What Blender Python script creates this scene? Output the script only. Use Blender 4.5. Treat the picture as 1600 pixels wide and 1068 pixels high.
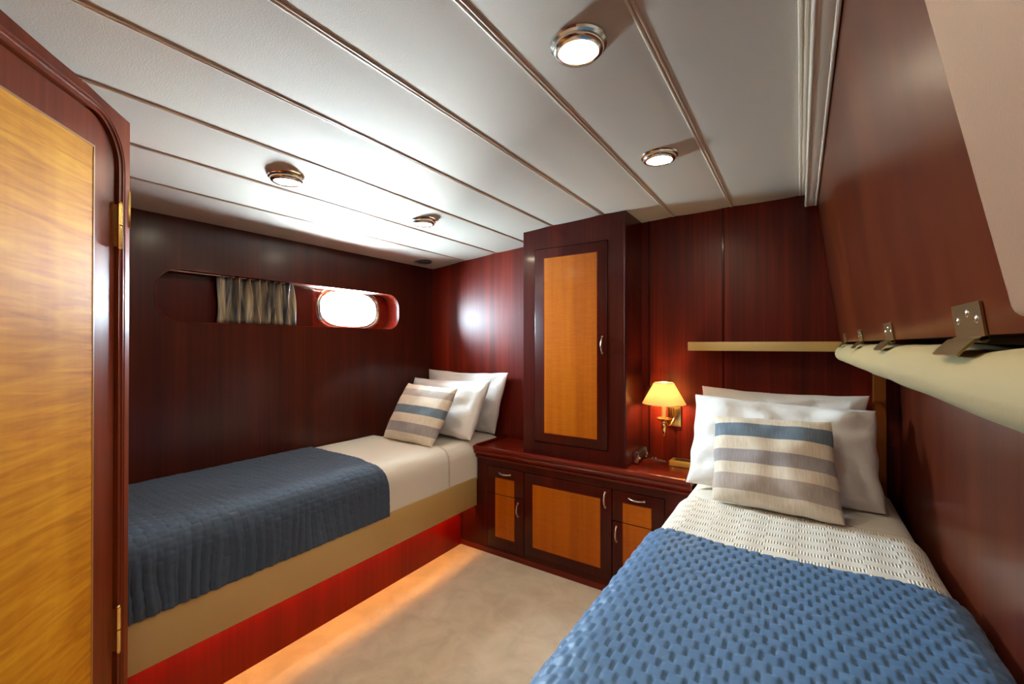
import bpy, bmesh, math, random
import numpy as np
from mathutils import Vector, Matrix, noise
random.seed(4)
SC = bpy.context.scene
for o in list(bpy.data.objects): bpy.data.objects.remove(o)
COL = SC.collection
R = math.radians

# ------------------------------------------------------------------ camera, world, light, exposure
H = 1.31
cam_d = bpy.data.cameras.new('camera'); cam = bpy.data.objects.new('camera', cam_d); COL.objects.link(cam)
cam_d.sensor_width = 36.0; cam_d.sensor_fit = 'HORIZONTAL'; cam_d.lens = 676.0/1600*36; cam_d.clip_start = 0.02
cam.location = (0, 0, H); cam.rotation_euler = (R(90.28), 0, R(33.65))
SC.camera = cam
SC.view_settings.view_transform = 'Standard'; SC.view_settings.look = 'None'
SC.view_settings.gamma = 1.0; SC.view_settings.use_curve_mapping = False
SC.view_settings.exposure = 1.27
world = bpy.data.worlds.new('world'); SC.world = world; world.use_nodes = True
world.node_tree.nodes['Background'].inputs[0].default_value = (0.86, 0.93, 1.0, 1)
world.node_tree.nodes['Background'].inputs[1].default_value = 3.0

def lamp(name, kind, loc, rot, energy, color, **kw):
    d = bpy.data.lights.new(name, kind); d.energy = energy; d.color = color
    for k, v in kw.items(): setattr(d, k, v)
    o = bpy.data.objects.new(name, d); o.location = loc; o.rotation_euler = rot; COL.objects.link(o)
    return o
def aim(v): return Vector(v).to_track_quat('-Z', 'Y').to_euler()
# daylight right outside the porthole, and the low glint of the sun thrown up by the water
lamp('porthole_daylight', 'AREA', (-2.76, 1.835, 1.545), aim((1, -0.45, 0.15)), 170, (0.66, 0.87, 1.0), shape='ELLIPSE', size=0.85, size_y=0.55)
lamp('water_glint', 'SUN', (-4, 3, 0), aim((0.60, -0.90, 0.66)), 330, (0.80, 0.93, 1.0), angle=R(70))

# ------------------------------------------------------------------ helpers
WM = {}
def wm(o): return WM.get(o.name, Matrix.Identity(4))
def thing(name, label, cat, loc=(0, 0, 0), rotz=0.0, group=None):
    o = bpy.data.objects.new(name, None); COL.objects.link(o); o.empty_display_size = 0.1
    o.location = loc; o.rotation_euler = (0, 0, rotz)
    WM[o.name] = Matrix.Translation(loc) @ Matrix.Rotation(rotz, 4, 'Z')
    o['label'] = label; o['category'] = cat
    if group: o['group'] = group
    return o
def tag(o, label, cat, group=None):
    o['label'] = label; o['category'] = cat
    if group: o['group'] = group
    return o
def obj(name, bm, mat, parent=None, smooth=False, label=None, base=None):
    """world-space bmesh -> one object; base = origin for a top-level mesh thing"""
    me = bpy.data.meshes.new(name)
    M = wm(parent) if parent else (Matrix.Translation(base) if base else Matrix.Identity(4))
    bm.transform(M.inverted())
    bmesh.ops.recalc_face_normals(bm, faces=bm.faces)
    bm.to_mesh(me); bm.free()
    for m in (mat if isinstance(mat, (list, tuple)) else [mat]): me.materials.append(m)
    if smooth:
        for p in me.polygons: p.use_smooth = True
        if smooth != 'all':
            try: me.set_sharp_from_angle(angle=R(40))
            except Exception: pass
    o = bpy.data.objects.new(name, me); COL.objects.link(o)
    if parent: o.parent = parent; WM[o.name] = M
    elif base: o.location = base; WM[o.name] = M
    if label: o['label'] = label
    return o
def struct(name, bm, mat, parent=None, smooth=False):
    o = obj(name, bm, mat, parent, smooth)
    o['kind'] = 'structure'
    return o
def new(): return bmesh.new()
def merge(bm, src, M=None):
    me = bpy.data.meshes.new('t'); src.to_mesh(me); src.free()
    if M is not None: me.transform(M)
    bm.from_mesh(me); bpy.data.meshes.remove(me)
def box(bm, x0, x1, y0, y1, z0, z1, bev=0.0, seg=2, M=None, zt=None):
    b = new(); bmesh.ops.create_cube(b, size=1)
    for v in b.verts:
        v.co = ((x0+x1)/2+v.co.x*(x1-x0), (y0+y1)/2+v.co.y*(y1-y0), (z0+z1)/2+v.co.z*(z1-z0))
        if zt and v.co.z > (z0+z1)/2: v.co.z = zt(v.co.x)
    if bev: bmesh.ops.bevel(b, geom=list(b.edges), offset=bev, segments=seg, profile=0.5, affect='EDGES')
    merge(bm, b, M)
def plate(bm, outer, holes, w0, w1, M):
    """2D polygon with holes in local (a,b), extruded along c from w0 to w1; M maps (a,b,c) to world"""
    b = new(); es = []
    for loop in [outer]+list(holes):
        vs = [b.verts.new((p[0], p[1], w0)) for p in loop]
        es += [b.edges.new((vs[i], vs[(i+1) % len(vs)])) for i in range(len(vs))]
    bmesh.ops.triangle_fill(b, use_beauty=True, use_dissolve=False, edges=es)
    fs = list(b.faces)
    r = bmesh.ops.extrude_face_region(b, geom=fs)
    for v in [g for g in r['geom'] if isinstance(g, bmesh.types.BMVert)]: v.co.z = w1
    bmesh.ops.recalc_face_normals(b, faces=b.faces)
    bmesh.ops.dissolve_limit(b, angle_limit=R(0.5), verts=b.verts, edges=b.edges)
    merge(bm, b, M)
XZ = lambda y=0: Matrix(((1,0,0,0),(0,0,1,y),(0,1,0,0),(0,0,0,1)))     # (a,b,c)->(x=a, y=c, z=b)
YZ = lambda x=0: Matrix(((0,0,1,x),(1,0,0,0),(0,1,0,0),(0,0,0,1)))     # (a,b,c)->(x=c, y=a, z=b)
def rrect(x0, x1, y0, y1, r, n=8, corners=(1,1,1,1)):
    pts = []
    for k, (cx, cy, a0) in enumerate(((x1-r, y0+r, -90), (x1-r, y1-r, 0), (x0+r, y1-r, 90), (x0+r, y0+r, 180))):
        if corners[k]:
            for i in range(n+1):
                a = R(a0+90*i/n); pts.append((cx+r*math.cos(a), cy+r*math.sin(a)))
        else: pts.append(((x1, y0), (x1, y1), (x0, y1), (x0, y0))[k])
    return pts
def sell(cx, cy, a, b, p=2.6, n=48):
    out = []
    for i in range(n):
        t = 2*math.pi*i/n; c, s = math.cos(t), math.sin(t)
        out.append((cx+a*math.copysign(abs(c)**(2/p), c), cy+b*math.copysign(abs(s)**(2/p), s)))
    return out
def lathe(bm, prof, c=(0, 0, 0), n=32, sy=1.0, M=None):
    b = new(); rings = []
    for r, z in prof:
        if r < 1e-6: rings.append([b.verts.new((0, 0, z))])
        else: rings.append([b.verts.new((r*math.cos(2*math.pi*i/n), sy*r*math.sin(2*math.pi*i/n), z)) for i in range(n)])
    for A, B in zip(rings, rings[1:]):
        for i in range(n):
            j = (i+1) % n
            if len(A) == 1 and len(B) == 1: continue
            if len(A) == 1: b.faces.new((A[0], B[i], B[j]))
            elif len(B) == 1: b.faces.new((A[i], A[j], B[0]))
            else: b.faces.new((A[i], A[j], B[j], B[i]))
    merge(bm, b, (M or Matrix.Translation(c)))
def tube(bm, pts, r, n=10, cap=True, ref=None):
    b = new(); pts = [Vector(p) for p in pts]; rings = []
    rs = r if isinstance(r, (list, tuple)) else [r]*len(pts)
    up = Vector((0, 0, 1))
    for i, p in enumerate(pts):
        t = (pts[min(i+1, len(pts)-1)]-pts[max(i-1, 0)]).normalized()
        a = Vector(ref) if ref else (up if abs(t.dot(up)) < .95 else Vector((1, 0, 0)))
        s = t.cross(a).normalized(); q = s.cross(t)
        rings.append([b.verts.new(p+(s*math.cos(2*math.pi*k/n)+q*math.sin(2*math.pi*k/n))*rs[i]) for k in range(n)])
    for A, B in zip(rings, rings[1:]):
        for k in range(n): b.faces.new((A[k], A[(k+1) % n], B[(k+1) % n], B[k]))
    if cap: b.faces.new(rings[0][::-1]); b.faces.new(rings[-1])
    merge(bm, b)
def sweep(bm, prof, y0, y1, closed=True, ny=1, zf=None):
    """profile in (x,z) swept along y"""
    b = new(); rows = []
    for j in range(ny+1):
        y = y0+(y1-y0)*j/ny
        rows.append([b.verts.new((x, y, z)) for x, z in prof])
    n = len(prof)
    for A, B in zip(rows, rows[1:]):
        for k in range(n if closed else n-1): b.faces.new((A[k], A[(k+1) % n], B[(k+1) % n], B[k]))
    if closed: b.faces.new(rows[0]); b.faces.new(rows[-1][::-1])
    merge(bm, b)
def grid_mesh(bm, P, uv=None, flip=False):
    """P: array (n,m,3)"""
    n, m = P.shape[:2]
    vs = [[bm.verts.new(P[i, j]) for j in range(m)] for i in range(n)]
    lay = bm.loops.layers.uv.verify() if uv is not None else None
    for i in range(n-1):
        for j in range(m-1):
            f = bm.faces.new((vs[i][j], vs[i+1][j], vs[i+1][j+1], vs[i][j+1]))
            if lay is not None:
                for l, (a, c) in zip(f.loops, ((i, j), (i+1, j), (i+1, j+1), (i, j+1))): l[lay].uv = uv[a, c]
    return vs

# ------------------------------------------------------------------ materials
def mat(name):
    m = bpy.data.materials.new(name); m.use_nodes = True; nt = m.node_tree
    return m, nt, nt.nodes['Principled BSDF']
def N(nt, t, **kw):
    n = nt.nodes.new(t)
    for k, v in kw.items():
        if k in n.inputs: n.inputs[k].default_value = v
        else: setattr(n, k, v)
    return n
def L(nt, a, b): nt.links.new(a, b)
def ramp(nt, fac, stops):
    r = nt.nodes.new('ShaderNodeValToRGB'); L(nt, fac, r.inputs[0])
    e = r.color_ramp.elements
    while len(e) < len(stops): e.new(0.5)
    for el, (p, c) in zip(e, stops): el.position = p; el.color = (*c, 1)
    return r
def coords(nt, scale, kind='Object', rot=(0, 0, 0)):
    tc = nt.nodes.new('ShaderNodeTexCoord'); mp = nt.nodes.new('ShaderNodeMapping')
    mp.inputs['Scale'].default_value = scale; mp.inputs['Rotation'].default_value = rot
    L(nt, tc.outputs[kind], mp.inputs[0]); return mp.outputs[0]
def wood(name, cols, scale, rough=0.35, coat=0.7, coat_rough=0.1, fiddle=None, fid_amt=0.35, bump=0.02, seed=0.0):
    m, nt, p = mat(name)
    c = coords(nt, scale)
    n1 = N(nt, 'ShaderNodeTexNoise', noise_dimensions='4D', Scale=1.0, Detail=6.0, Roughness=0.62, Distortion=0.3); n1.inputs['W'].default_value = seed
    L(nt, c, n1.inputs[0])
    c2 = coords(nt, tuple(s*0.16 for s in scale))
    n2 = N(nt, 'ShaderNodeTexNoise', noise_dimensions='4D', Scale=1.0, Detail=2.0); n2.inputs['W'].default_value = seed+3
    L(nt, c2, n2.inputs[0])
    mx = N(nt, 'ShaderNodeMath', operation='MULTIPLY_ADD'); mx.inputs[1].default_value = 0.55
    L(nt, n2.outputs[0], mx.inputs[0])
    h = N(nt, 'ShaderNodeMath', operation='MULTIPLY'); h.inputs[1].default_value = 0.45; L(nt, n1.outputs[0], h.inputs[0]); L(nt, h.outputs[0], mx.inputs[2])
    fac = mx.outputs[0]
    if fiddle:
        c3 = coords(nt, fiddle)
        n3 = N(nt, 'ShaderNodeTexNoise', noise_dimensions='4D', Scale=1.0, Detail=3.0, Distortion=1.3); n3.inputs['W'].default_value = seed+9
        L(nt, c3, n3.inputs[0])
        a = N(nt, 'ShaderNodeMath', operation='MULTIPLY_ADD'); a.inputs[1].default_value = fid_amt; a.inputs[2].default_value = -fid_amt*0.5
        L(nt, n3.outputs[0], a.inputs[0])
        b = N(nt, 'ShaderNodeMath', operation='ADD'); L(nt, a.outputs[0], b.inputs[0]); L(nt, fac, b.inputs[1]); fac = b.outputs[0]
    r = ramp(nt, fac, [(0.30, cols[0]), (0.5, cols[1]), (0.70, cols[2])])
    L(nt, r.outputs[0], p.inputs['Base Color'])
    p.inputs['Roughness'].default_value = rough
    p.inputs['Specular IOR Level'].default_value = 0.15; p.inputs['Coat IOR'].default_value = 1.42
    p.inputs['Coat Weight'].default_value = coat*0.75; p.inputs['Coat Roughness'].default_value = coat_rough
    bp = N(nt, 'ShaderNodeBump', Strength=0.15, Distance=bump*0.05); L(nt, n1.outputs[0], bp.inputs['Height']); L(nt, bp.outputs[0], p.inputs['Normal'])
    return m
MAH = ((0.040, 0.003, 0.0012), (0.13, 0.008, 0.002), (0.27, 0.022, 0.004))
MAHD = ((0.025, 0.0025, 0.0015), (0.055, 0.005, 0.0022), (0.09, 0.009, 0.0035))
kick_m = wood('red_mahogany_kick', ((0.07, 0.001, 0.0005), (0.14, 0.002, 0.0008), (0.20, 0.004, 0.001)), (70, 70, 1.4), seed=3, coat=0.4)
mahog = wood('mahogany_vertical', MAH, (70, 70, 1.4), coat_rough=0.38)
mahog_x = wood('mahogany_grain_x', MAH, (1.4, 60, 60), seed=2)
mahog_y = wood('mahogany_grain_y', MAH, (60, 1.4, 60), seed=5)
mahog_dark = wood('dark_mahogany', MAHD, (60, 60, 1.5), seed=1, coat=0.38, coat_rough=0.12)
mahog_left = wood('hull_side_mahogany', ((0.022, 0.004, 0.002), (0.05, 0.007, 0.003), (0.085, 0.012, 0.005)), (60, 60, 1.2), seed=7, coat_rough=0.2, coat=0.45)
mahog_bulk = wood('bulkhead_mahogany', ((0.085, 0.012, 0.003), (0.17, 0.026, 0.006), (0.25, 0.045, 0.010)), (50, 50, 1.2), seed=8, coat=0.08, coat_rough=0.4)
mahog_slope = wood('sloped_panel_mahogany', ((0.035, 0.005, 0.001), (0.085, 0.013, 0.002), (0.15, 0.032, 0.004)), (2.2, 9.0, 3.0), seed=11, coat_rough=0.16)
maple_door = wood('golden_ripple_maple', ((0.45, 0.15, 0.004), (0.62, 0.24, 0.008), (0.74, 0.34, 0.016)), (9, 9, 0.7), rough=0.6, coat=0.0, coat_rough=0.4, fiddle=(5, 5, 42), fid_amt=0.75, seed=4)
maple_cab = wood('amber_maple_inlay', ((0.30, 0.062, 0.001), (0.42, 0.10, 0.002), (0.52, 0.145, 0.004)), (22, 22, 0.9), rough=0.4, coat=0.3, coat_rough=0.15, fiddle=(12, 12, 110), fid_amt=0.28, seed=6)

def plain(name, col, rough=0.5, metal=0.0, coat=0.0, bump=None, sheen=0.0, var=0.0):
    m, nt, p = mat(name)
    p.inputs['Base Color'].default_value = (*col, 1); p.inputs['Roughness'].default_value = rough
    p.inputs['Metallic'].default_value = metal; p.inputs['Coat Weight'].default_value = coat
    p.inputs['Sheen Weight'].default_value = sheen
    if var:
        c = coords(nt, (3, 3, 3)); n = N(nt, 'ShaderNodeTexNoise', Scale=1.5, Detail=4.0); L(nt, c, n.inputs[0])
        r = ramp(nt, n.outputs[0], [(0.3, tuple(x*(1-var) for x in col)), (0.7, tuple(min(1, x*(1+var)) for x in col))])
        L(nt, r.outputs[0], p.inputs['Base Color'])
    if bump:
        c = coords(nt, (1, 1, 1)); n = N(nt, 'ShaderNodeTexNoise', Scale=bump[0], Detail=3.0); L(nt, c, n.inputs[0])
        b = N(nt, 'ShaderNodeBump', Strength=bump[1], Distance=bump[2]); L(nt, n.outputs[0], b.inputs['Height']); L(nt, b.outputs[0], p.inputs['Normal'])
    return m
vinyl = plain('ceiling_vinyl', (0.48, 0.41, 0.335), 0.85, bump=(260, 0.35, 0.002))
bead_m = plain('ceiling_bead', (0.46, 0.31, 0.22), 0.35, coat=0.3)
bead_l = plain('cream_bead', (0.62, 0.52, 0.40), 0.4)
cream = plain('cream_lacquer', (0.56, 0.37, 0.13), 0.38, coat=0.25)
pad_m = plain('beige_padding', (0.30, 0.155, 0.075), 0.6, bump=(300, 0.2, 0.001))
cush_m = plain('cream_upholstery', (0.37, 0.275, 0.125), 0.65, bump=(300, 0.2, 0.001))
sheet = plain('white_cotton', (0.80, 0.75, 0.66), 0.8, sheen=0.2, bump=(18, 0.25, 0.01))
pillow_m = plain('white_pillowcase', (0.82, 0.80, 0.78), 0.8, sheen=0.2, bump=(11, 0.6, 0.016))
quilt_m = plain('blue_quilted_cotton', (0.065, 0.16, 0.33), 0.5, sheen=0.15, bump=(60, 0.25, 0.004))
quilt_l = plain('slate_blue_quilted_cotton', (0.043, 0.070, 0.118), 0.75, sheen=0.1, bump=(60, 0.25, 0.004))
chrome = plain('polished_nickel', (0.78, 0.72, 0.62), 0.16, 1.0)
nickel = plain('satin_nickel', (0.62, 0.52, 0.40), 0.28, 1.0)
brass = plain('polished_brass', (0.85, 0.56, 0.18), 0.18, 1.0)
brass_d = plain('aged_brass', (0.36, 0.26, 0.13), 0.32, 1.0)
black = plain('black_mesh', (0.012, 0.012, 0.015), 0.5)
darkp = plain('dark_plastic', (0.03, 0.022, 0.018), 0.3)
groove = plain('dark_shadow_gap', (0.012, 0.005, 0.003), 0.6)
candle = plain('cream_candle_tube', (0.66, 0.50, 0.26), 0.5)

def carpet_mat():
    m, nt, p = mat('beige_carpet')
    c = coords(nt, (1, 1, 1))
    n1 = N(nt, 'ShaderNodeTexNoise', Scale=7.0, Detail=5.0, Roughness=0.6, Distortion=0.6); L(nt, c, n1.inputs[0])
    n2 = N(nt, 'ShaderNodeTexNoise', Scale=420.0, Detail=2.0); L(nt, c, n2.inputs[0])
    r = ramp(nt, n1.outputs[0], [(0.32, (0.62, 0.51, 0.37)), (0.55, (0.74, 0.62, 0.46)), (0.75, (0.80, 0.69, 0.54))])
    mx = N(nt, 'ShaderNodeMix', data_type='RGBA', blend_type='MULTIPLY'); mx.inputs[0].default_value = 0.35
    r2 = ramp(nt, n2.outputs[0], [(0.3, (0.6, 0.6, 0.6)), (0.7, (1, 1, 1))])
    L(nt, r.outputs[0], mx.inputs[6]); L(nt, r2.outputs[0], mx.inputs[7]); L(nt, mx.outputs[2], p.inputs['Base Color'])
    p.inputs['Roughness'].default_value = 0.95; p.inputs['Sheen Weight'].default_value = 0.3
    b = N(nt, 'ShaderNodeBump', Strength=0.6, Distance=0.004); L(nt, n2.outputs[0], b.inputs['Height']); L(nt, b.outputs[0], p.inputs['Normal'])
    return m
carpet = carpet_mat()

def rib_mat():
    m, nt, p = mat('ribbed_white_cotton')
    tc = nt.nodes.new('ShaderNodeTexCoord'); sp = nt.nodes.new('ShaderNodeSeparateXYZ'); L(nt, tc.outputs['UV'], sp.inputs[0])
    def M(op, a, b=None, c=None):
        n = N(nt, 'ShaderNodeMath', operation=op)
        for i, v in enumerate((a, b, c)):
            if v is None: continue
            if isinstance(v, (int, float)): n.inputs[i].default_value = v
            else: L(nt, v, n.inputs[i])
        return n.outputs[0]
    u, v = sp.outputs[0], sp.outputs[1]       # metres
    rib = M('SINE', M('MULTIPLY', u, 2*math.pi/0.0080))
    row = M('FLOOR', M('DIVIDE', v, 0.030))
    odd = M('MODULO', M('ADD', row, 100.0), 2.0)
    blk = M('FRACT', M('DIVIDE', M('ADD', u, M('MULTIPLY', odd, 0.083)), 0.166))
    msk = M('LESS_THAN', blk, 0.5)
    fr = M('FRACT', M('DIVIDE', v, 0.030))
    soft = M('GREATER_THAN', M('SINE', M('MULTIPLY', fr, math.pi)), 0.3)
    h = M('MULTIPLY', rib, M('ADD', M('MULTIPLY', M('MULTIPLY', msk, soft), 1.0), 0.0))
    b = N(nt, 'ShaderNodeBump', Strength=1.0, Distance=0.0012); L(nt, h, b.inputs['Height']); L(nt, b.outputs[0], p.inputs['Normal'])
    p.inputs['Base Color'].default_value = (0.80, 0.76, 0.68, 1); p.inputs['Roughness'].default_value = 0.8; p.inputs['Sheen Weight'].default_value = 0.2
    return m
ribbed = rib_mat()

def stripe_mat(name, bands):
    """bands: list of (v0, v1, colour) on UV v; rest cream linen with a slub weave"""
    m, nt, p = mat(name)
    tc = nt.nodes.new('ShaderNodeTexCoord'); sp = nt.nodes.new('ShaderNodeSeparateXYZ'); L(nt, tc.outputs['UV'], sp.inputs[0])
    r = nt.nodes.new('ShaderNodeValToRGB'); r.color_ramp.interpolation = 'CONSTANT'; L(nt, sp.outputs[1], r.inputs[0])
    base = (0.76, 0.66, 0.53)
    st = [(0.0, base)]
    for a, b_, c in bands: st += [(a, c), (b_, base)]
    e = r.color_ramp.elements
    while len(e) < len(st): e.new(0.99)
    for el, (q, c) in zip(e, st): el.position = q; el.color = (*c, 1)
    mp = nt.nodes.new('ShaderNodeMapping'); mp.inputs['Scale'].default_value = (95, 7, 1); L(nt, tc.outputs['UV'], mp.inputs[0])
    n = N(nt, 'ShaderNodeTexNoise', Scale=1.0, Detail=5.0, Roughness=0.7); L(nt, mp.outputs[0], n.inputs[0])
    r2 = ramp(nt, n.outputs[0], [(0.38, (0.86, 0.86, 0.86)), (0.56, (1, 1, 1)), (0.72, (1.0, 1.0, 1.0))])
    lt = ramp(nt, n.outputs[0], [(0.56, (0, 0, 0)), (0.80, (0.16, 0.15, 0.13))])
    mx = N(nt, 'ShaderNodeMix', data_type='RGBA', blend_type='MULTIPLY'); mx.inputs[0].default_value = 1.0
    L(nt, r.outputs[0], mx.inputs[6]); L(nt, r2.outputs[0], mx.inputs[7])
    ad = N(nt, 'ShaderNodeMix', data_type='RGBA', blend_type='ADD'); ad.inputs[0].default_value = 1.0
    L(nt, mx.outputs[2], ad.inputs[6]); L(nt, lt.outputs[0], ad.inputs[7]); L(nt, ad.outputs[2], p.inputs['Base Color'])
    p.inputs['Roughness'].default_value = 0.85; p.inputs['Sheen Weight'].default_value = 0.2
    b = N(nt, 'ShaderNodeBump', Strength=0.25, Distance=0.002); L(nt, n.outputs[0], b.inputs['Height']); L(nt, b.outputs[0], p.inputs['Normal'])
    return m
BLUE = (0.14, 0.19, 0.25); GREY = (0.34, 0.30, 0.30); TAUPE = (0.46, 0.38, 0.33)
stripes_r = stripe_mat('striped_linen_blue_on_top', [(0.12, 0.29, TAUPE), (0.42, 0.57, GREY), (0.72, 0.89, BLUE)])
stripes_l = stripe_mat('striped_linen_blue_in_middle', [(0.13, 0.30, GREY), (0.45, 0.60, BLUE), (0.77, 0.90, TAUPE)])

def emis(name, col, s):
    m, nt, p = mat(name)
    p.inputs['Base Color'].default_value = (0.8, 0.8, 0.8, 1)
    p.inputs['Emission Color'].default_value = (*col, 1); p.inputs['Emission Strength'].default_value = s
    return m
lens_m = emis('lit_downlight_lens', (1.0, 0.86, 0.62), 68)
bulb_m = emis('lit_bulb', (1.0, 0.74, 0.42), 160)
led_m = emis('amber_led_strip', (1.0, 0.42, 0.08), 24)
def shade_mat():
    m, nt, p = mat('parchment_shade')
    out = nt.nodes['Material Output']
    d = N(nt, 'ShaderNodeBsdfDiffuse'); d.inputs[0].default_value = (0.85, 0.68, 0.40, 1)
    t = N(nt, 'ShaderNodeBsdfTranslucent'); t.inputs[0].default_value = (1.0, 0.84, 0.52, 1)
    mx = nt.nodes.new('ShaderNodeMixShader'); mx.inputs[0].default_value = 0.55
    L(nt, d.outputs[0], mx.inputs[1]); L(nt, t.outputs[0], mx.inputs[2]); L(nt, mx.outputs[0], out.inputs[0])
    return m
shade_m = shade_mat()
def glass_mat():
    m, nt, p = mat('porthole_glass')
    out = nt.nodes['Material Output']
    t = N(nt, 'ShaderNodeBsdfTransparent'); t.inputs[0].default_value = (0.97, 0.99, 1, 1)
    g = N(nt, 'ShaderNodeBsdfGlossy'); g.inputs['Roughness'].default_value = 0.02
    lw = N(nt, 'ShaderNodeLayerWeight'); pw = N(nt, 'ShaderNodeMath', operation='POWER'); pw.inputs[1].default_value = 5.0; L(nt, lw.outputs['Facing'], pw.inputs[0])
    f = N(nt, 'ShaderNodeMath', operation='MULTIPLY_ADD'); f.inputs[1].default_value = 0.9; f.inputs[2].default_value = 0.04; L(nt, pw.outputs[0], f.inputs[0])
    mx = nt.nodes.new('ShaderNodeMixShader'); L(nt, f.outputs[0], mx.inputs[0]); L(nt, t.outputs[0], mx.inputs[1]); L(nt, g.outputs[0], mx.inputs[2]); L(nt, mx.outputs[0], out.inputs[0])
    return m
glass = glass_mat()
def curtain_mat():
    m, nt, p = mat('satin_curtain')
    c = coords(nt, (1, 60, 3)); n = N(nt, 'ShaderNodeTexNoise', Scale=1.0, Detail=2.0); L(nt, c, n.inputs[0])
    r = ramp(nt, n.outputs[0], [(0.40, (0.03, 0.035, 0.05)), (0.60, (0.36, 0.28, 0.18))])  # bright folds and the shade between them put into the colour as streaks
    L(nt, r.outputs[0], p.inputs['Base Color']); p.inputs['Roughness'].default_value = 0.35; p.inputs['Sheen Weight'].default_value = 0.3
    return m
curtain_m = curtain_mat()

# ------------------------------------------------------------------ room shell
YB = 2.512; XL = -2.43; XR = 0.36; YF = -0.75
def ceilz(x): return 2.03-0.0227*(x+0.1)**2
bm = new(); box(bm, -2.75, 0.5, YF-.1, YB+.12, -0.06, 0.0); struct('floor', bm, carpet)
# ceiling: padded vinyl panels between the beads
SEAMS = [0.008, -0.295, -0.587, -0.895, -1.21, -1.516, -1.815, -2.102]
edges = [0.13]+SEAMS+[XL-.02]
pr = []
for a, b in zip(edges, edges[1:]):
    for k in range(10):
        t = k/10; x = a+(b-a)*t
        pr.append((x, ceilz(x)-0.005*(1-abs(2*t-1)**3)*(1 if b > -2.3 or True else 0)))
pr.append((edges[-1], ceilz(edges[-1])))
prof = pr+[(edges[-1], 2.12), (0.13, 2.12)]
bm = new(); sweep(bm, prof, YF-.1, YB+.1); struct('ceiling', bm, vinyl, smooth=True)
for i, s in enumerate(SEAMS):
    z = ceilz(s); bm = new()
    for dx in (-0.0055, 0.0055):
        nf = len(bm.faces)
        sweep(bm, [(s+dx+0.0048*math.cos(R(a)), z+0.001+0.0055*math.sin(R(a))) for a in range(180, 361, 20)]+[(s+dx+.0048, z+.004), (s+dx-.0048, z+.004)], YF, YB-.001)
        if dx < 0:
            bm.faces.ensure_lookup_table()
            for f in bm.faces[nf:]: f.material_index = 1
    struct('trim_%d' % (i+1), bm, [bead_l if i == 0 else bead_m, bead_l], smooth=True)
# edge trim where the ceiling meets the sloping panel
bm = new(); box(bm, 0.024, 0.068, YF, 2.47, 1.958, 2.035, 0.003)
tube(bm, [(0.026, YF, 1.962), (0.026, 2.465, 1.962)], 0.006, 10); tube(bm, [(0.064, YF, 1.960), (0.064, 2.465, 1.960)], 0.005, 10)
struct('trim_9', bm, bead_l, smooth=True)

# back wall with two shallow upright battens' joints
bm = new(); plate(bm, [(-2.6, -.05), (XR+.05, -.05), (XR+.05, 2.1), (-2.6, 2.1)], [], YB, YB+.05, XZ())
struct('wall_back', bm, mahog)
for i, x in enumerate((-0.722, -0.337)):
    bm = new(); box(bm, x-.006, x+.006, YB-.004, YB+.001, 0.68, 2.03, 0.002); struct('trim_%d' % (10+i), bm, mahog_dark)
bm = new(); box(bm, 0.268, 0.313, YB-.045, YB, 0.5, 1.245, 0.003)
struct('trim_12', bm, wood('orange_brown_batten', ((0.24, 0.06, 0.010), (0.32, 0.09, 0.015), (0.38, 0.12, 0.02)), (60, 60, 1.5)))

# left wall (hull lining) with the long rounded opening
WIN = rrect(0.738, 2.163, 1.416, 1.662, 0.095, 10)
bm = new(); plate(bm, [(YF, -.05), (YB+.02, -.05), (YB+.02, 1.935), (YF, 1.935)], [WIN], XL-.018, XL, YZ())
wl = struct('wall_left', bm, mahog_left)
# recess behind the opening
PC = (1.835, 1.545)
bm = new()
plate(bm, rrect(0.66, 2.23, 1.34, 1.74, .02), [sell(PC[0], PC[1], .225, .122)], -2.575, -2.555, YZ())
struct('wall_left_recess', bm, mahog_x)
bm = new(); plate(bm, rrect(0.66, 2.23, 1.34, 1.74, .02), [rrect(0.733, 2.168, 1.411, 1.667, 0.095, 10)], -2.556, XL-.017, YZ())
struct('wall_left_reveal', bm, mahog)
bm = new(); plate(bm, rrect(0.742, 1.545, 1.412, 1.666, .004), [], -2.525, -2.510, YZ()); struct('wall_left_inner', bm, mahog_dark)  # darker wood here puts the shade of the recess into the colour
bm = new(); plate(bm, rrect(0.735, 2.166, 1.413, 1.665, 0.098, 10), [WIN], XL-.002, XL+.003, YZ()); struct('trim_13', bm, mahog_x)
# porthole
w1 = thing('window_1', '', 'window', (-2.555, PC[0], PC[1])); del w1['label']; del w1['category']; w1['kind'] = 'structure'
bm = new()
for a, b_, wd in ((.236, .133, .010), (.222, .119, .006)):
    pts = sell(PC[0], PC[1], a, b_)
    tube(bm, [(-2.548, p[0], p[1]) for p in pts+pts[:1]], wd, 8, False, ref=(1, 0, 0))
plate(bm, sell(PC[0], PC[1], .250, .147), [sell(PC[0], PC[1], .218, .115)], -2.556, -2.545, YZ())
obj('window_frame', bm, chrome, w1, True)
bm = new()
for dy in (-.10, .09):
    box(bm, -2.548, -2.528, PC[0]+dy-.022, PC[0]+dy+.022, 1.648, 1.662, .003)
obj('hinge', bm, chrome, w1, True)
bm = new(); plate(bm, sell(PC[0], PC[1], .226, .123), [], -2.566, -2.562, YZ()); obj('pane', bm, glass, w1)

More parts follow.
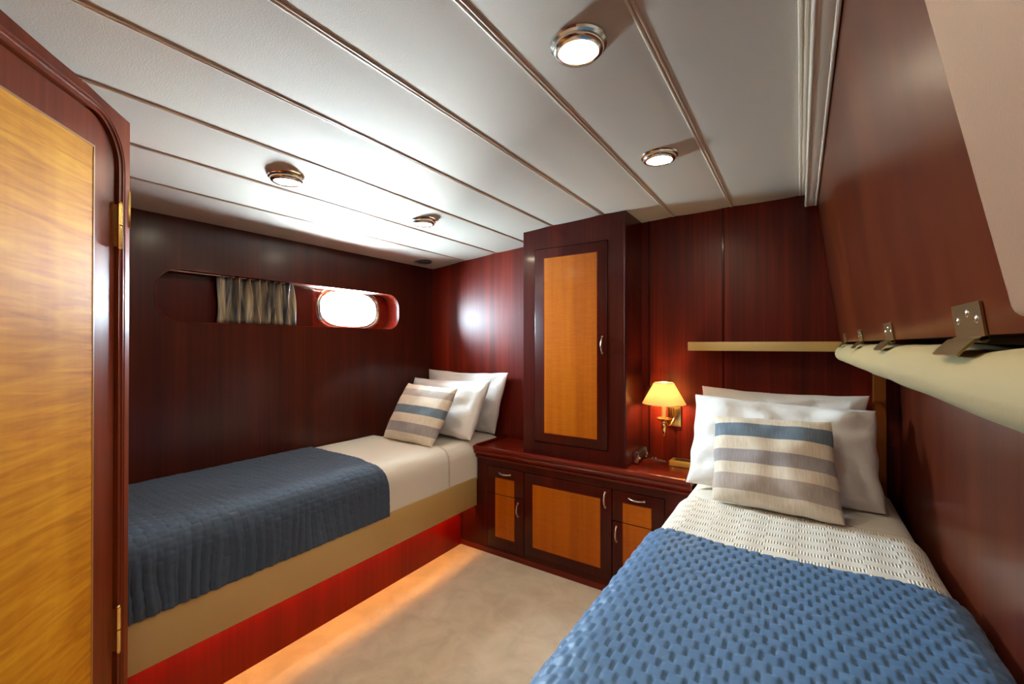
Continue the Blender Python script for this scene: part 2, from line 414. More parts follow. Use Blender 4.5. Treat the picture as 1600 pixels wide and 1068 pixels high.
# curtain bunched in the recess
ct = thing('curtain', 'bunched grey-brown satin curtain in the long rounded wall recess', 'curtain', (-2.475, 1.21, 1.42))
bm = new(); n = 150; P = np.zeros((n, 14, 3)); U = np.zeros((n, 14, 2))
for i in range(n):
    t = i/(n-1)
    for j in range(14):
        v = j/13
        y = 1.005+0.395*t + 0.018*(t-.3)*(1-v) + 0.006*math.sin(v*5+t*30)
        ph = t*2*math.pi*9 + 1.3*math.sin(t*9) + 0.7*math.sin(v*4+t*7)
        am = 0.0 if t < .04 else (0.024 if t > .14 else 0.006)
        x = -2.474 + am*math.sin(ph) + 0.006*math.sin(3*ph+v*3)*(t > .1)
        P[i, j] = (x, y, 1.420+0.242*v); U[i, j] = (t, v)
grid_mesh(bm, P, U)
c_ = obj('fabric', bm, curtain_m, ct, 'all')
md = c_.modifiers.new('thick', 'SOLIDIFY'); md.thickness = 0.0015
bm = new(); tube(bm, [(-2.474, 0.80, 1.660), (-2.474, 2.12, 1.660)], .0035, 8); obj('curtain_rail', bm, nickel, ct, True)

# right side: lower wall and the sloping upper panel
bm = new(); box(bm, XR, XR+.04, YF, YB+.02, -.05, 1.345); struct('wall_right', bm, wood('right_wall_mahogany', ((0.045, 0.006, 0.002), (0.085, 0.012, 0.0035), (0.13, 0.022, 0.006)), (55, 55, 1.2), seed=13, coat_rough=0.2, rough=0.4))
bm = new(); sweep(bm, [(0.070, 1.962), (0.151, 1.319), (0.185, 1.319), (0.185, 1.345), (0.40, 1.345), (0.40, 1.40), (0.2, 1.40), (0.13, 2.12), (0.07, 2.12)], YF, YB+.01)
struct('wall_right_upper', bm, mahog_slope)
# walls behind the camera
bm = new(); box(bm, -1.0, XR+.1, YF-.04, YF, -.05, 2.1); struct('wall_front', bm, mahog)

# ------------------------------------------------------------------ diagonal bulkhead with an arched door, at the left
E0 = Vector((-1.665, 0.441, 0)); uu = Vector((.738, -.675, 0)); nn = Vector((.675, .738, 0))
DW = Matrix(((uu.x, 0, nn.x, E0.x), (uu.y, 0, nn.y, E0.y), (0, 1, 0, 0), (0, 0, 0, 1)))   # (a=s, b=z, c=out)
def zc(s): return ceilz(E0.x+uu.x*s)
arch = lambda d, z0: rrect(0.055-d, 0.675+d, z0, 1.929+d, 0.115+d, 12, (0, 1, 1, 0))
bm = new(); plate(bm, [(0, -.03), (1.0, -.03)]+[(s, zc(s)+.004) for s in (1.0, .75, .5, .25, 0)], [arch(0, -.02)], -.03, 0, DW)
struct('wall_left_bulkhead', bm, mahog_bulk)
bm = new(); box(bm, XL, -1.668, 0.412, 0.436, -.03, 1.99); struct('wall_left_return', bm, mahog_bulk)
bm = new(); box(bm, -.97, -.925, YF, -.235, -.03, 2.0); struct('wall_left_front', bm, mahog_bulk)
bm = new(); plate(bm, arch(.03, 0.0), [], -.05, -.0305, DW); struct('wall_left_light_block', bm, mahog_dark)  # added behind the door to keep outside light out of the gap
d1 = thing('door_1', '', 'door', tuple(E0+uu*0.365)); del d1['label']; del d1['category']; d1['kind'] = 'structure'
bm = new(); plate(bm, arch(.026, 0.0), [arch(-0.001, -.001)], -.001, .004, DW)
r0 = arch(.013, 0.0)
tube(bm, [DW @ Vector((p[0], p[1], .0035)) for p in r0], .004, 10, ref=nn)
r0 = arch(.025, 0.0); tube(bm, [DW @ Vector((p[0], p[1], .0025)) for p in r0], .003, 8, ref=nn)
obj('door_frame', bm, mahog_bulk, d1, True)
bm = new(); plate(bm, arch(-.007, 0.01), [], -.028, -.004, DW); obj('door_panel', bm, mahog_bulk, d1)
bm = new(); plate(bm, [(.152, .35), (.578, .35), (.578, 1.832), (.152, 1.832)], [], -.006, -.002, DW); obj('inlay', bm, maple_door, d1, label='golden rippled maple panel')
bm = new(); plate(bm, [(.147, .345), (.583, .345), (.583, 1.837), (.147, 1.837)], [[(.152, .35), (.578, .35), (.578, 1.832), (.152, 1.832)]], -.005, -.001, DW); obj('inlay_line', bm, nickel if False else plain('thin_tan_stringing', (0.35, 0.17, 0.06), .4), d1)
for zz in (1.648, .5):
    bm = new()
    for k in (0, 1):
        a = DW @ Vector((.060, zz-.062+k*.0635, .008)); b_ = DW @ Vector((.060, zz-.062+k*.0635+.060, .008)); tube(bm, [a, b_], .0062, 12)
    lathe(bm, [(0, .008), (.005, .005), (.007, 0), (0, 0)], tuple(DW @ Vector((.060, zz+.062, .008))), 12)
    lathe(bm, [(0, -.008), (.005, -.005), (.007, 0), (0, 0)], tuple(DW @ Vector((.060, zz-.062, .008))), 12)
    plate(bm, [(.058, zz-.06), (.062, zz-.06), (.062, zz+.06), (.058, zz+.06)], [], -.004, .008, DW)
    obj('hinge', bm, brass, d1, True)
bm = new(); box(bm, -1.690, -1.661, .4365, .443, 1.655, 1.765, .001)
tag(obj('door_catch', bm, brass, None, True, base=(-1.68, .44, 1.65)), 'thin brass strip on the far edge of the arched door bulkhead', 'catch')

# ------------------------------------------------------------------ berths
def berth(name, label, x0, x1, front, y0, y1):
    """front: x of the rail's face; s = +1 rail looks toward +x"""
    s = 1 if front > x0 and abs(front-x1) < .1 else -1
    t = thing(name, label, 'bed', ((x0+x1)/2, (y0+y1)/2, 0))
    bm = new(); kx = front-s*.135
    box(bm, min(kx, kx-s*.02), max(kx, kx-s*.02), y0, y1, 0.0, .330); obj('kickboard', bm, kick_m, t)
    bm = new(); box(bm, min(front, front-s*.025), max(front, front-s*.025), y0, y1, .283, .460, .004); obj('side_rail', bm, cream, t, True, label='cream lacquered rail')
    bm = new()
    if s > 0: box(bm, x0, front-.025, y0, y1, .328, .348); box(bm, x0, front-.025, y0, y1, .40, .44)
    else: box(bm, front+.025, x1, y0, y1, .328, .348); box(bm, front+.025, x1, y0, y1, .40, .44)
    obj('bed_base', bm, mahog_y, t)
    lx = front-s*.036
    bm = new(); box(bm, lx-.006, lx+.006, y0+.05, y1-.01, .320, .328, .001); obj('light_strip', bm, led_m, t, label='amber light strip under the rail')
    return t
b1 = berth('berth', 'left single berth with cream rail and glowing toe kick, under the porthole', XL+.003, -1.722, -1.722, .445, 2.183)
b2 = berth('berth', 'right single berth in the foreground under the sloping panel', -.437, XR-.003, -.437, .42, 2.183)

def drape_path(pts, rad, n=8):
    """polyline in xz with rounded corners -> dense points"""
    out = [Vector(pts[0])]
    for a, b_, c in zip(pts, pts[1:], pts[2:]):
        a, b_, c = Vector(a), Vector(b_), Vector(c)
        p, q = b_+(a-b_).normalized()*rad, b_+(c-b_).normalized()*rad
        for i in range(n+1):
            t = i/n; out.append(p*(1-t)**2+b_*2*t*(1-t)+q*t*t)
    out.append(Vector(pts[-1])); return out
def resample(path, step):
    d = [0.0]
    for a, b_ in zip(path, path[1:]): d.append(d[-1]+(b_-a).length)
    n = max(2, int(d[-1]/step)); res = []; k = 0
    for i in range(n+1):
        s = d[-1]*i/n
        while k < len(d)-2 and d[k+1] < s: k += 1
        t = (s-d[k])/max(1e-9, d[k+1]-d[k]); res.append((path[k].lerp(path[k+1], t), s))
    return res
def cloth(bm, path, y0, y1, sx, sy, hf, yshift=None, sign=1):
    rs = resample(path, sx); n = len(rs); m = max(2, int((y1-y0)/sy))+1
    P = np.zeros((n, m, 3)); U = np.zeros((n, m, 2))
    for i, (p, s) in enumerate(rs):
        a = rs[max(0, i-1)][0]; b_ = rs[min(n-1, i+1)][0]; t = (b_-a).normalized(); nx, nz = -t.y*sign, t.x*sign
        for j in range(m):
            y = y0+(y1-y0)*j/(m-1)
            if yshift: y += yshift(s, (j/(m-1)))
            h = hf(s, y, p)
            P[i, j] = (p.x+nx*h, y, p.y+nz*h); U[i, j] = (s, y)
    grid_mesh(bm, P, U); return rs[-1][1]
def nz(x, y, f, seed=0.0): return noise.noise(Vector((x*f, y*f, seed)))

def mattress(label, x0, x1, y0, y1, zt, rside):
    bm = new()
    prof = [Vector((x0, .442)), Vector((x0, zt)), Vector((x1, zt)), Vector((x1, .442))]
    pth = drape_path([tuple(p) for p in prof], .095)
    n = 40
    sweep(bm, [(p.x, p.y) for p in pth], y0, y1, True, n)
    for v in bm.verts:
        ty = min(v.co.y-y0, y1-v.co.y)
        if v.co.z > zt-.03: v.co.z -= 0.03*max(0, 1-ty/.05)**2
        v.co.z += .004*nz(v.co.x, v.co.y, 4, 2)*(v.co.z > .5)
    return tag(obj('mattress', bm, sheet, None, True, base=((x0+x1)/2, (y0+y1)/2, .44)), label, 'mattress')
mattress('white sheeted mattress on the left berth below the porthole', XL+.012, -1.733, .45, 2.49, .688, 1)
mattress('white sheeted mattress on the right berth beside the low cabinet', -.425, .335, .43, 2.49, .675, -1)

# quilting relief: short stitched cells, each row offset
def quilt_h(a, b, amp):
    def f(s, y, p):
        y_ = y+.010*nz(s, y, 5, 11); j = math.floor(y_/b); v = y_/b-j
        q = s/a + 0.5*(j % 2) + 0.18*nz(s, y, 9, 1)
        u = q-math.floor(q)
        hv = (1-abs(2*v-1)**3)
        hv = 1-abs(2*v-1)**6
        return amp*((1-abs(2*u-1)**7)*(.78+.22*hv)*(1.1-.50*u) + .16*hv) + (0.0035 if amp > .004 else 0.0015)*nz(s, y, 7, 5)+0.0015*nz(s*0.35, y*1.2, 34, 8)*(1.6 if amp > .004 else 1)
    return f
# left quilt: rounded over the mattress edge, gathered on its side near the foot
fl = quilt_h(.040, .030, .0036)
def hl(s, y, p):
    side = max(0, min(1, (s-.66)/.12))
    g = max(0, min(1, (1.45-y)/1.0))
    w = .0055*side*(.15+g)*(math.sin(y*150+8*nz(s*.3, y, 8, 4)))**3 if side > 0 else 0
    return fl(s, y, p)*(1-.35*side)+w+.004+.006*side*g*nz(s*.5, y, 22, 3)
bm = new()
cloth(bm, drape_path([(XL+.014, .691), (-1.728, .694), (-1.726, .448)], .095), .452, 1.47, .0045, .0042, hl, lambda s, t: -.035*math.exp(-((s-.60)/.10)**2)*t+.03*max(0, (.25-s))*t)
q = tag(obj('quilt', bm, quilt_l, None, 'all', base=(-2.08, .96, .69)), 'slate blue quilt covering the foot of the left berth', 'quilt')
md = q.modifiers.new('thick', 'SOLIDIFY'); md.thickness = .006; md.offset = -1
# left folded flat sheet
bm = new()
cloth(bm, drape_path([(XL+.014, .690), (-1.729, .691), (-1.728, .450)], .093), 1.44, 1.93, .02, .02, lambda s, y, p: .0022+.0015*nz(s, y, 6, 2))
q = tag(obj('flat_sheet', bm, sheet, None, 'all', base=(-2.08, 1.68, .69)), 'cream white top sheet between the slate quilt and striped cushion, left berth', 'sheet')
md = q.modifiers.new('thick', 'SOLIDIFY'); md.thickness = .0012; md.offset = -1
# right quilt
fr = quilt_h(.033, .030, .0062)
def hr(s, y, p):
    e = max(0, min(1, s/.05))
    side = max(0, min(1, (s-.86)/.1))
    return fr(s, y, p)*(.35+.65*e)*(1-.4*side)+.010
bm = new()
cloth(bm, drape_path([(.346, .56), (.346, .682), (-.436, .684), (-.443, .38)], .092), .40, 1.475, .0040, .0040, hr,
      lambda s, t: (.012*math.sin(s*9) - .05*max(0, (s-.80)/.2))*t, sign=-1)
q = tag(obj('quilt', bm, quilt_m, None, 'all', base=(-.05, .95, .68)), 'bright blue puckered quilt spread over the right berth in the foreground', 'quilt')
md = q.modifiers.new('thick', 'SOLIDIFY'); md.thickness = .007; md.offset = -1
# ribbed coverlet
bm = new()
cloth(bm, drape_path([(.342, .58), (.342, .676), (-.431, .678), (-.436, .455)], .092), 1.30, 1.90, .010, .010,
      lambda s, y, p: .004+.003*nz(s, y, 5, 6)+.0012*math.sin(s*60), lambda s, t: .006*math.sin(s*75)*t*t, sign=-1)
q = tag(obj('coverlet', bm, ribbed, None, 'all', base=(-.05, 1.6, .68)), 'white ribbed coverlet between the bright blue quilt and the pillows', 'coverlet')
md = q.modifiers.new('thick', 'SOLIDIFY'); md.thickness = .004; md.offset = -1

# ------------------------------------------------------------------ pillows
def pillow(name, label, cat, BL, BR, TR, TL, T, m, seed=0.0, wr=.010, n=56, pinch=.03, sag=.16, group=None, top=.045):
    BL, BR, TR, TL = map(Vector, (BL, BR, TR, TL))
    nrm = (BR-BL).cross(TL-BL).normalized()
    if nrm.y > 0: nrm = -nrm
    bm = new(); sheets = []
    for side in (1, -1):
        P = np.zeros((n+1, n+1, 3)); U = np.zeros((n+1, n+1, 2))
        for i in range(n+1):
            for j in range(n+1):
                # denser at the rims
                u = math.sin((2*i/n-1)*math.pi/2); v = math.sin((2*j/n-1)*math.pi/2)
                uu_ = u*(1-pinch*(1-v*v))+.02*nz(v*2, seed, 1.5, 1)*abs(u)**4; vv = v*(1-(pinch if v < 0 else pinch+top)*(1-u*u))+.02*nz(u*2, seed, 1.7, 7)*abs(v)**4
                a, b_ = (uu_+1)/2, (vv+1)/2
                p = BL*(1-a)*(1-b_)+BR*a*(1-b_)+TR*a*b_+TL*(1-a)*b_
                th = (max(0, 1-abs(u)**3.0)**.5)*(max(0, 1-abs(v)**3.0)**.5)
                h = T/2*th*(1-sag*v)*1.12
                edge = 1-max(abs(u), abs(v))
                ang = math.atan2(v, u)
                w = 1.7*wr*(nz(u*1.2+seed, v*1.2, 2.2, seed)*1.2*min(1, edge*5)+.5*math.sin(ang*9+seed*3)*math.exp(-((edge-.18)/.14)**2)*nz(u, v, 2, seed+4))
                p = p+nrm*side*(h+w*min(1, edge*6))
                P[i, j] = p; U[i, j] = ((u+1)/2, (v+1)/2)
        if side < 0: P = P[::-1]; U = U[::-1]
        grid_mesh(bm, P, U)
    bmesh.ops.remove_doubles(bm, verts=bm.verts, dist=.0004)
    # piped seam
    base = (BL+BR)/2
    o = obj(name, bm, m, None, 'all', base=tuple(base))
    return tag(o, label, cat, group)
# left berth
pillow('pillow', 'white pillow upright against the back wall, rearmost on the left berth', 'pillow', (-2.40, 2.425, .70), (-1.745, 2.41, .693), (-1.672, 2.462, 1.115), (-2.425, 2.465, 1.115), .10, pillow_m, 1.0, .015)
pillow('pillow', 'cream white pillow between striped cushion and rear pillow, left berth', 'pillow', (-2.40, 2.20, .70), (-1.735, 2.13, .70), (-1.70, 2.30, 1.07), (-2.405, 2.30, 1.060), .17, pillow_m, 2.3, .014)
pillow('cushion', 'striped linen cushion, blue band mid-height, on the left berth', 'cushion', (-2.285, 1.905, .695), (-1.832, 1.885, .695), (-1.766, 2.045, 1.035), (-2.205, 2.045, 1.045), .12, stripes_l, 3.1, .006, pinch=.02, top=.01)
# right berth
pillow('pillow', 'cream pillow against the back wall, rearmost on the right berth', 'pillow', (-.40, 2.40, .69), (.225, 2.40, .69), (.250, 2.44, 1.083), (-.430, 2.44, 1.092), .10, pillow_m, 4.2, .015)
pillow('pillow', 'large white pillow behind the striped cushion on the right berth', 'pillow', (-.425, 2.04, .695), (.262, 2.09, .685), (.258, 2.27, 1.040), (-.428, 2.29, 1.062), .18, pillow_m, 5.6, .018)
pillow('cushion', 'striped linen cushion, blue band near the top, on the right berth', 'cushion', (-.293, 1.875, .693), (.128, 1.865, .688), (.098, 2.045, 1.012), (-.308, 2.045, 1.000), .13, stripes_r, 6.4, .006, pinch=.018, top=.0)

# ------------------------------------------------------------------ low cabinet along the back wall
YC = 2.19
cb = thing('low_cabinet', 'low mahogany cabinet with amber maple doors between the two berths', 'cabinet', (-1.1, 2.34, 0))
def fronthole(x0, x1, z0, z1): return [(x0, z0), (x1, z0), (x1, z1), (x0, z1)]
def pull(bm, p, length, horizontal, out=.020):
    """bow handle centred at p=(x,z) on plane y"""
    x, y, z = p; n = 12; pts = []; rs = []
    for i in range(n+1):
        t = i/n; d = (t-.5)*length; o_ = out*math.sin(math.pi*t)**.6
        pts.append((x+d, y-o_, z) if horizontal else (x, y-o_, z+d)); rs.append(.0032+.0018*math.sin(math.pi*t))
    tube(bm, pts, rs, 10)
    for e in (-.5, .5):
        q = (x+e*length, y, z) if horizontal else (x, y, z+e*length)
        lathe(bm, [(0, -.001), (.006, -.001), (.006, .003), (0, .004)], M=Matrix.Translation(q) @ Matrix.Rotation(R(90), 4, 'X'), n=14)
fronts = [('drawer', -1.642, -1.374, .384, .546), ('door', -1.642, -1.374, .047, .380), ('door', -1.368, -.828, .062, .546),
          ('drawer', -.822, -.558, .388, .546), ('door', -.822, -.558, .062, .384)]
inl = [(-1.578, -1.438, .384, .482), (-1.578, -1.438, .119, .380), (-1.308, -.890, .119, .486), (-.765, -.620, .388, .488), (-.765, -.620, .119, .384)]
bm = new()
plate(bm, [(-1.862, 0), (-.43, 0), (-.43, .60), (-1.724, .60), (-1.724, .272), (-1.862, .272)], [fronthole(-1.645, -1.371, .044, .549), fronthole(-1.3705, -.825, .059, .549), fronthole(-.8245, -.555, .059, .549)], YC, YC+.02, XZ())
box(bm, -1.862, -1.845, YC+.02, YB-.002, 0, .27); box(bm, -.447, -.43, YC+.02, YB-.002, 0, .60); box(bm, -1.72, -1.705, YC+.02, YB-.002, .27, .60)
box(bm, -1.70, -.45, YC+.028, YC+.04, .01, .6)
obj('body', bm, mahog_dark, cb)
bm = new(); box(bm, -1.86, -.43, YC-.006, YC, 0, .035, .001); obj('plinth', bm, mahog_x, cb)
bm = new()
box(bm, -1.722, -.432, YC-.005, YB-.001, .628, .655, 0)
obj('countertop', bm, mahog_x, cb)
# stepped cornice and raised lip
bm = new()
cp = [(0, .590), (-.008, .590), (-.010, .600), (-.006, .604), (-.014, .612), (-.026, .622), (-.030, .632), (-.026, .638), (-.034, .646), (-.038, .656), (-.034, .666), (-.024, .669), (-.018, .664), (-.016, .655), (0, .655)]
b = new(); rows = []
for x in (-1.731, -.428): rows.append([b.verts.new((x, YC+dy, z)) for dy, z in cp])
for k in range(len(cp)): b.faces.new((rows[0][k], rows[0][(k+1) % len(cp)], rows[1][(k+1) % len(cp)], rows[1][k]))
b.faces.new(rows[0]); b.faces.new(rows[1][::-1]); merge(bm, b)
box(bm, -1.727, -1.712, YC-.02, YB-.002, .64, .676, .004)
obj('cornice', bm, mahog_x, cb)
hand = [(-1.508, .514, 1), (-1.412, .315, 0), (-.862, .485, 0), (-.694, .517, 1), (-.800, .320, 0)]
for (k, x0, x1, z0, z1), (a0, a1, c0, c1), (hx, hz, hor) in zip(fronts, inl, hand):
    bm = new(); holes = []
    box(bm, x0, x1, YC-.004, YC+.018, z0, z1, .0025)
    pnl = obj(k, bm, mahog_dark, cb, True)
    # thin bead round the inlay and the inlay itself
    bm = new()
    oz0 = c0-.004 if c0 > z0+.01 else c0; oz1 = c1+.004 if c1 < z1-.01 else c1
    plate(bm, fronthole(a0-.004, a1+.004, oz0, oz1), [], YC-.0055, YC-.0035, XZ()); obj('inlay_bead', bm, mahog_x, pnl)
    bm = new(); plate(bm, fronthole(a0, a1, c0, c1), [], YC-.0065, YC-.0035, XZ()); obj('inlay', bm, maple_cab, pnl, label='amber maple inlay')
    bm = new(); pull(bm, (hx, YC-.004, hz), .078, bool(hor)); obj('handle', bm, nickel, pnl, True, label='bowed nickel handle')

# ------------------------------------------------------------------ tall wall cabinet on the countertop
YW = 2.225
wc = thing('wall_cabinet', 'tall narrow mahogany cabinet with amber maple door, ceiling high', 'cabinet', (-1.08, 2.37, .656))
cz = lambda x: ceilz(x)-.0015
bm = new(); plate(bm, [(-1.397, .656), (-.764, .656)]+[(x, cz(x)) for x in (-.764, -.9, -1.05, -1.2, -1.397)], [fronthole(-1.318, -.860, .733, 1.872)], YW, YW+.022, XZ())
box(bm, -1.397, -1.377, YW+.022, YB-.001, .656, 1.99, zt=cz); box(bm, -.784, -.764, YW+.022, YB-.001, .656, 2.0, zt=cz)
box(bm, -1.38, -.78, YW+.03, YW+.04, .66, 1.97)
tube(bm, [(-.768, YW+.004, .66), (-.768, YW+.004, 1.95)], .006, 10)
obj('body', bm, mahog_dark, wc)
bm = new(); box(bm, -1.315, -.863, YW-.005, YW+.018, .736, 1.869, .003); wd = obj('door', bm, mahog_dark, wc, True)
bm = new(); plate(bm, fronthole(-1.253, -.916, .786, 1.816), [], YW-.0068, YW-.0045, XZ()); obj('inlay_bead', bm, mahog_x, wd)
bm = new(); plate(bm, fronthole(-1.248, -.921, .791, 1.811), [], YW-.008, YW-.0045, XZ()); obj('inlay', bm, maple_cab, wd, label='amber maple inlay')
bm = new(); pull(bm, (-.890, YW-.005, 1.305), .088, False, .022); obj('handle', bm, nickel, wd, True, label='bowed nickel handle')

# ------------------------------------------------------------------ headboard shelf
sh = thing('shelf', 'mahogany shelf with cream front edge above the right berth pillows', 'shelf', (-.18, 2.42, 1.278))
bm = new(); box(bm, -.476, .148, 2.352, YB-.001, 1.279, 1.319, .001); obj('board', bm, mahog_x, sh)
bm = new(); box(bm, -.478, .150, 2.34, 2.352, 1.277, 1.321, .002); obj('front_edge', bm, cream, sh, True, label='cream lacquered front edge')

# ------------------------------------------------------------------ folded upper berth: padded edge, hinges
ub = thing('folding_berth', 'cream padded fold-up berth edge hinged along the right wall', 'berth', (.24, 1.0, 1.235))
bm = new()
cpf = [(.34, 1.306), (.165, 1.310), (.148, 1.307), (.136, 1.298), (.128, 1.284), (.126, 1.268), (.130, 1.254), (.139, 1.243), (.154, 1.237), (.18, 1.235), (.34, 1.235)]
HY = (.645, 1.135, 1.62, 2.14)
n = 90; b = new(); rows = []
for j in range(n+1):
    y = YF+.02+(2.338-YF-.02)*j/n
    dip = sum(math.exp(-((y-h)/.075)**2) for h in HY)
    rows.append([b.verts.new((x+.002*nz(y, z, 5, 1), y, z-(.007*dip if z > 1.28 else 0)+.0015*nz(y, x, 6, 2))) for x, z in cpf])
for A, B_ in zip(rows, rows[1:]):
    for k in range(len(cpf)): b.faces.new((A[k], A[(k+1) % len(cpf)], B_[(k+1) % len(cpf)], B_[k]))
b.faces.new(rows[0]); b.faces.new(rows[-1][::-1]); merge(bm, b)
obj('padded_edge', bm, cush_m, ub, 'all')
sl = Vector((.070-.151, 0, 1.962-1.319)).normalized(); sn = Vector((-sl.z, 0, sl.x))   # up along the slope, outward (-x)
if sn.x > 0: sn = -sn
for h in HY:
    base = Vector((.151, h, 1.319)); M = Matrix(((0, sl.x, sn.x, base.x), (1, 0, 0, base.y), (0, sl.z, sn.z, base.z), (0, 0, 0, 1)))
    bm = new(); plate(bm, rrect(-.046, .046, -.004, .034, .002), [], 0.0005, .0028, M)
    tube(bm, [M @ Vector((-.046, -.004, .0035)), M @ Vector((.046, -.004, .0035))], .0035, 10)
    sweep(bm, [(.151, 1.3150), (.142, 1.312), (.1345, 1.304), (.1300, 1.2975), (.1280, 1.2990), (.1330, 1.306), (.141, 1.315), (.151, 1.318)], h-.046, h+.046)
    hg = obj('hinge', bm, brass_d, ub, True, label='bronzed butt hinge')
    for a, c_2 in ((-.030, .017), (-.004, .024), (.030, .017)):
        bm = new(); lathe(bm, [(0, .0045), (.003, .004), (.0045, .0028), (.0045, .0026), (0, .0026)], M=M @ Matrix.Translation((a, c_2, 0)), n=12)
        obj('screw', bm, chrome, hg, True)

# padded panel on the slope, near the camera
bm = new()
sm = Matrix(((0, sl.x, sn.x, .151), (1, 0, 0, 0), (0, sl.z, sn.z, 1.319), (0, 0, 0, 1)))
b = new(); bmesh.ops.create_cube(b, size=1)
y0, y1, s0, s1 = YF+.05, .430, .011, .60
for v in b.verts: v.co = ((y0+y1)/2+v.co.x*(y1-y0), (s0+s1)/2+v.co.y*(s1-s0), .0165+v.co.z*.030)
bmesh.ops.bevel(b, geom=list(b.edges), offset=.009, segments=4, profile=.5, affect='EDGES')
for v in b.verts:
    if v.co.x > 0: v.co.x += .21*(v.co.y-s0)
merge(bm, b, sm)
tag(obj('wall_pad', bm, pad_m, None, True, base=(.13, -.1, 1.33)), 'beige upholstered pad on the sloping panel, upper right corner', 'pad')

# ------------------------------------------------------------------ ceiling lights
for lab, x, y in (('round brass ceiling downlight nearest the camera, largest in view', -.436, .940), ('round brass ceiling downlight right of the tall cabinet top', -.440, 1.665),
                  ('round nickel ceiling downlight above the slate blue quilt', -1.683, .925), ('round nickel ceiling downlight nearest the left corner speaker', -1.673, 1.660)):
    z = ceilz(x)-.0045; t = thing('ceiling_light', lab, 'ceiling light', (x, y, z), group=None)
    t['group'] = 'round ceiling downlights'
    bm = new(); lathe(bm, [(.066, .004), (.068, -.002), (.066, -.007), (.060, -.010), (.060, -.016), (.055, -.022), (.047, -.024), (.044, -.020), (.044, -.012)], (x, y, z), 48)
    obj('bezel', bm, chrome, t, True)
    bm = new(); lathe(bm, [(.0455, -.014), (.043, -.0185), (.03, -.021), (0, -.022)], (x, y, z), 48); obj('lens', bm, lens_m, t, True)
# two fill lamps added unseen behind the camera to brighten the room, downlight shape
for y, lab in ((.215, 'added round fill light just behind the camera, outside the picture'), (-.42, 'added round fill light at the front wall, farthest behind the camera')):
    x = -.44; z = ceilz(x)-.0045; t = thing('ceiling_light', lab, 'ceiling light', (x, y, z), group='added fill lights outside the picture')
    bm = new(); lathe(bm, [(.066, .004), (.068, -.002), (.066, -.007), (.060, -.010), (.060, -.016), (.055, -.022), (.047, -.024), (.044, -.020), (.044, -.012)], (x, y, z), 48)
    obj('bezel', bm, chrome, t, True)
    bm = new(); lathe(bm, [(.0455, -.014), (.043, -.0185), (.03, -.021), (0, -.022)], (x, y, z), 48); obj('lens', bm, lens_m, t, True)
# speaker
t = thing('ceiling_speaker', 'round black speaker set in the ceiling corner above the left berth', 'speaker', (-2.308, 2.285, ceilz(-2.3)-.003))
z = ceilz(-2.308)-.004
bm = new(); lathe(bm, [(.064, .006), (.066, -.003), (.062, -.007), (.056, -.006), (.056, 0)], (-2.308, 2.285, z), 40); obj('rim', bm, darkp, t, True)
bm = new(); lathe(bm, [(.057, -.003), (.045, -.006), (.02, -.009), (0, -.0095)], (-2.308, 2.285, z), 40); obj('grille', bm, black, t, True)

# ------------------------------------------------------------------ wall lamp
LX, LY = -.612, 2.398
wl_ = thing('wall_lamp', 'brass candle wall lamp with cream shade beside the tall cabinet', 'lamp', (-.585, YB, .9))
bm = new(); box(bm, -.617, -.547, YB-.014, YB-.0005, .852, .975, .004); obj('backplate', bm, brass, wl_, True)
bm = new()
pts = []
for i in range(19):
    t_ = i/18; a = t_*math.pi
    pts.append((LX+(.030)*(1-t_)*1.0, YB-.014-(YB-.014-LY)*t_, .905-.052*math.sin(a)+.02*(t_)))
tube(bm, pts, .0055, 10)
tube(bm, [(-.587, YB-.02, .90), (-.588, YB-.030, .925), (-.590, YB-.024, .955), (-.590, YB-.035, .975)], [.006, .0065, .0055, .003], 10)
lathe(bm, [(0, .812), (.004, .816), (.003, .822), (.006, .828), (.010, .842), (.013, .858), (.012, .872), (.008, .880), (.013, .886), (.011, .893), (.006, .898), (.0, .9)], (LX, LY, 0), 24)
obj('arm', bm, brass, wl_, True)
bm = new(); lathe(bm, [(.004, .893), (.020, .896), (.036, .905), (.041, .911), (.038, .912), (.02, .903), (.0, .902)], (LX, LY, 0), 32); obj('drip_dish', bm, brass, wl_, True)
bm = new(); lathe(bm, [(0, .902), (.0125, .902), (.0125, 1.0), (0, 1.0)], (LX, LY, 0), 24); obj('candle_tube', bm, candle, wl_, True)
bm = new(); lathe(bm, [(0, 1.0), (.009, 1.004), (.015, 1.020), (.017, 1.036), (.012, 1.052), (.005, 1.066), (0, 1.074)], (LX, LY, 0), 20); obj('bulb', bm, bulb_m, wl_, True)
bm = new(); lathe(bm, [(.112, .986), (.1125, .990), (.0515, 1.100), (.0515, 1.104), (.050, 1.104), (.050, 1.100), (.111, .990), (.111, .986), (.112, .986)], (LX, LY, 0), 48); obj('lamp_shade', bm, shade_m, wl_, True, label='cream cone shade')
bm = new()
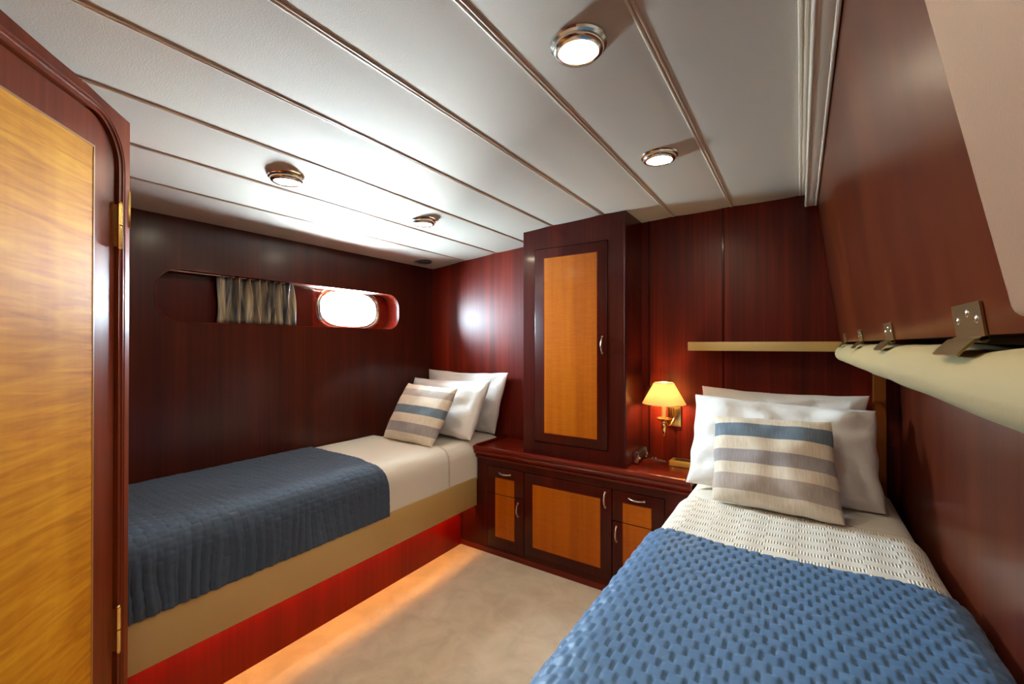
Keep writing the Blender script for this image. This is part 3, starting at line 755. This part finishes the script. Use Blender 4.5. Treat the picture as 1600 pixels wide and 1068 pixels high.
for rr, zz in ((.1122, .988), (.0512, 1.103)):
    tube(bm, [(LX+rr*math.cos(2*math.pi*k/40), LY+rr*math.sin(2*math.pi*k/40), zz) for k in range(41)], .002, 6, False)
for k in range(3):
    a = 2*math.pi*k/3; tube(bm, [(LX, LY, 1.078), (LX+.050*math.cos(a), LY+.050*math.sin(a), 1.098)], .001, 6)
obj('shade_trim', bm, brass, wl_, True)

# ------------------------------------------------------------------ small fittings on the countertop
t = thing('chrome_end_fitting', 'dark tubular fitting with chrome ends low on the tall cabinet side', 'fitting', (-.745, 2.42, .67))  # small dark box with chrome ends, no lamp in it
bm = new(); box(bm, -.762, -.738, 2.345, 2.49, .672, .716, .004); obj('body', bm, darkp, t, True)
bm = new()
for z_ in (.678, .689, .700, .711): tube(bm, [(-.737, 2.355, z_), (-.737, 2.48, z_)], .0028, 8)
obj('slats', bm, brass_d, t, True)
for a_, y_ in ((2.335, 2.350), (2.489, 2.486)):
    bm = new(); box(bm, -.763, -.731, a_, a_+.011, .662, .722, .003)
    lathe(bm, [(0, 0), (.012, 0), (.013, .004), (.008, .010), (0, .011)], M=Matrix.Translation((-.732, y_, .688)) @ Matrix.Rotation(R(90), 4, 'Y'), n=20)
    obj('end_cap', bm, chrome, t, True, label='chrome end cap')
t = thing('brass_box', 'flat brass box with dark recess on the countertop beside the pillow', 'box', (-.54, 2.47, .655))
bm = new(); box(bm, -.590, -.440, 2.415, YB-.014, .6555, .683, .003); obj('body', bm, plain('satin_brass', (0.80, 0.50, 0.10), 0.45, 0.4), t, True)
bm = new(); box(bm, -.568, -.480, 2.436, YB-.028, .6815, .6845, .001); obj('recess', bm, darkp, t, True)
t = thing('metal_strip', 'thin metal strip with two small knobs along the countertop rear', 'strip', (-.69, 2.49, .655))
bm = new(); box(bm, -.748, -.625, 2.485, 2.500, .655, .660, .001); obj('strip', bm, nickel, t, True)
for x_ in (-.700, -.682):
    bm = new(); lathe(bm, [(0, .674), (.005, .672), (.006, .666), (.0035, .662), (.0035, .658), (0, .658)], (x_, 2.492, 0), 16); obj('knob', bm, chrome, t, True)

bpy.context.view_layer.update()
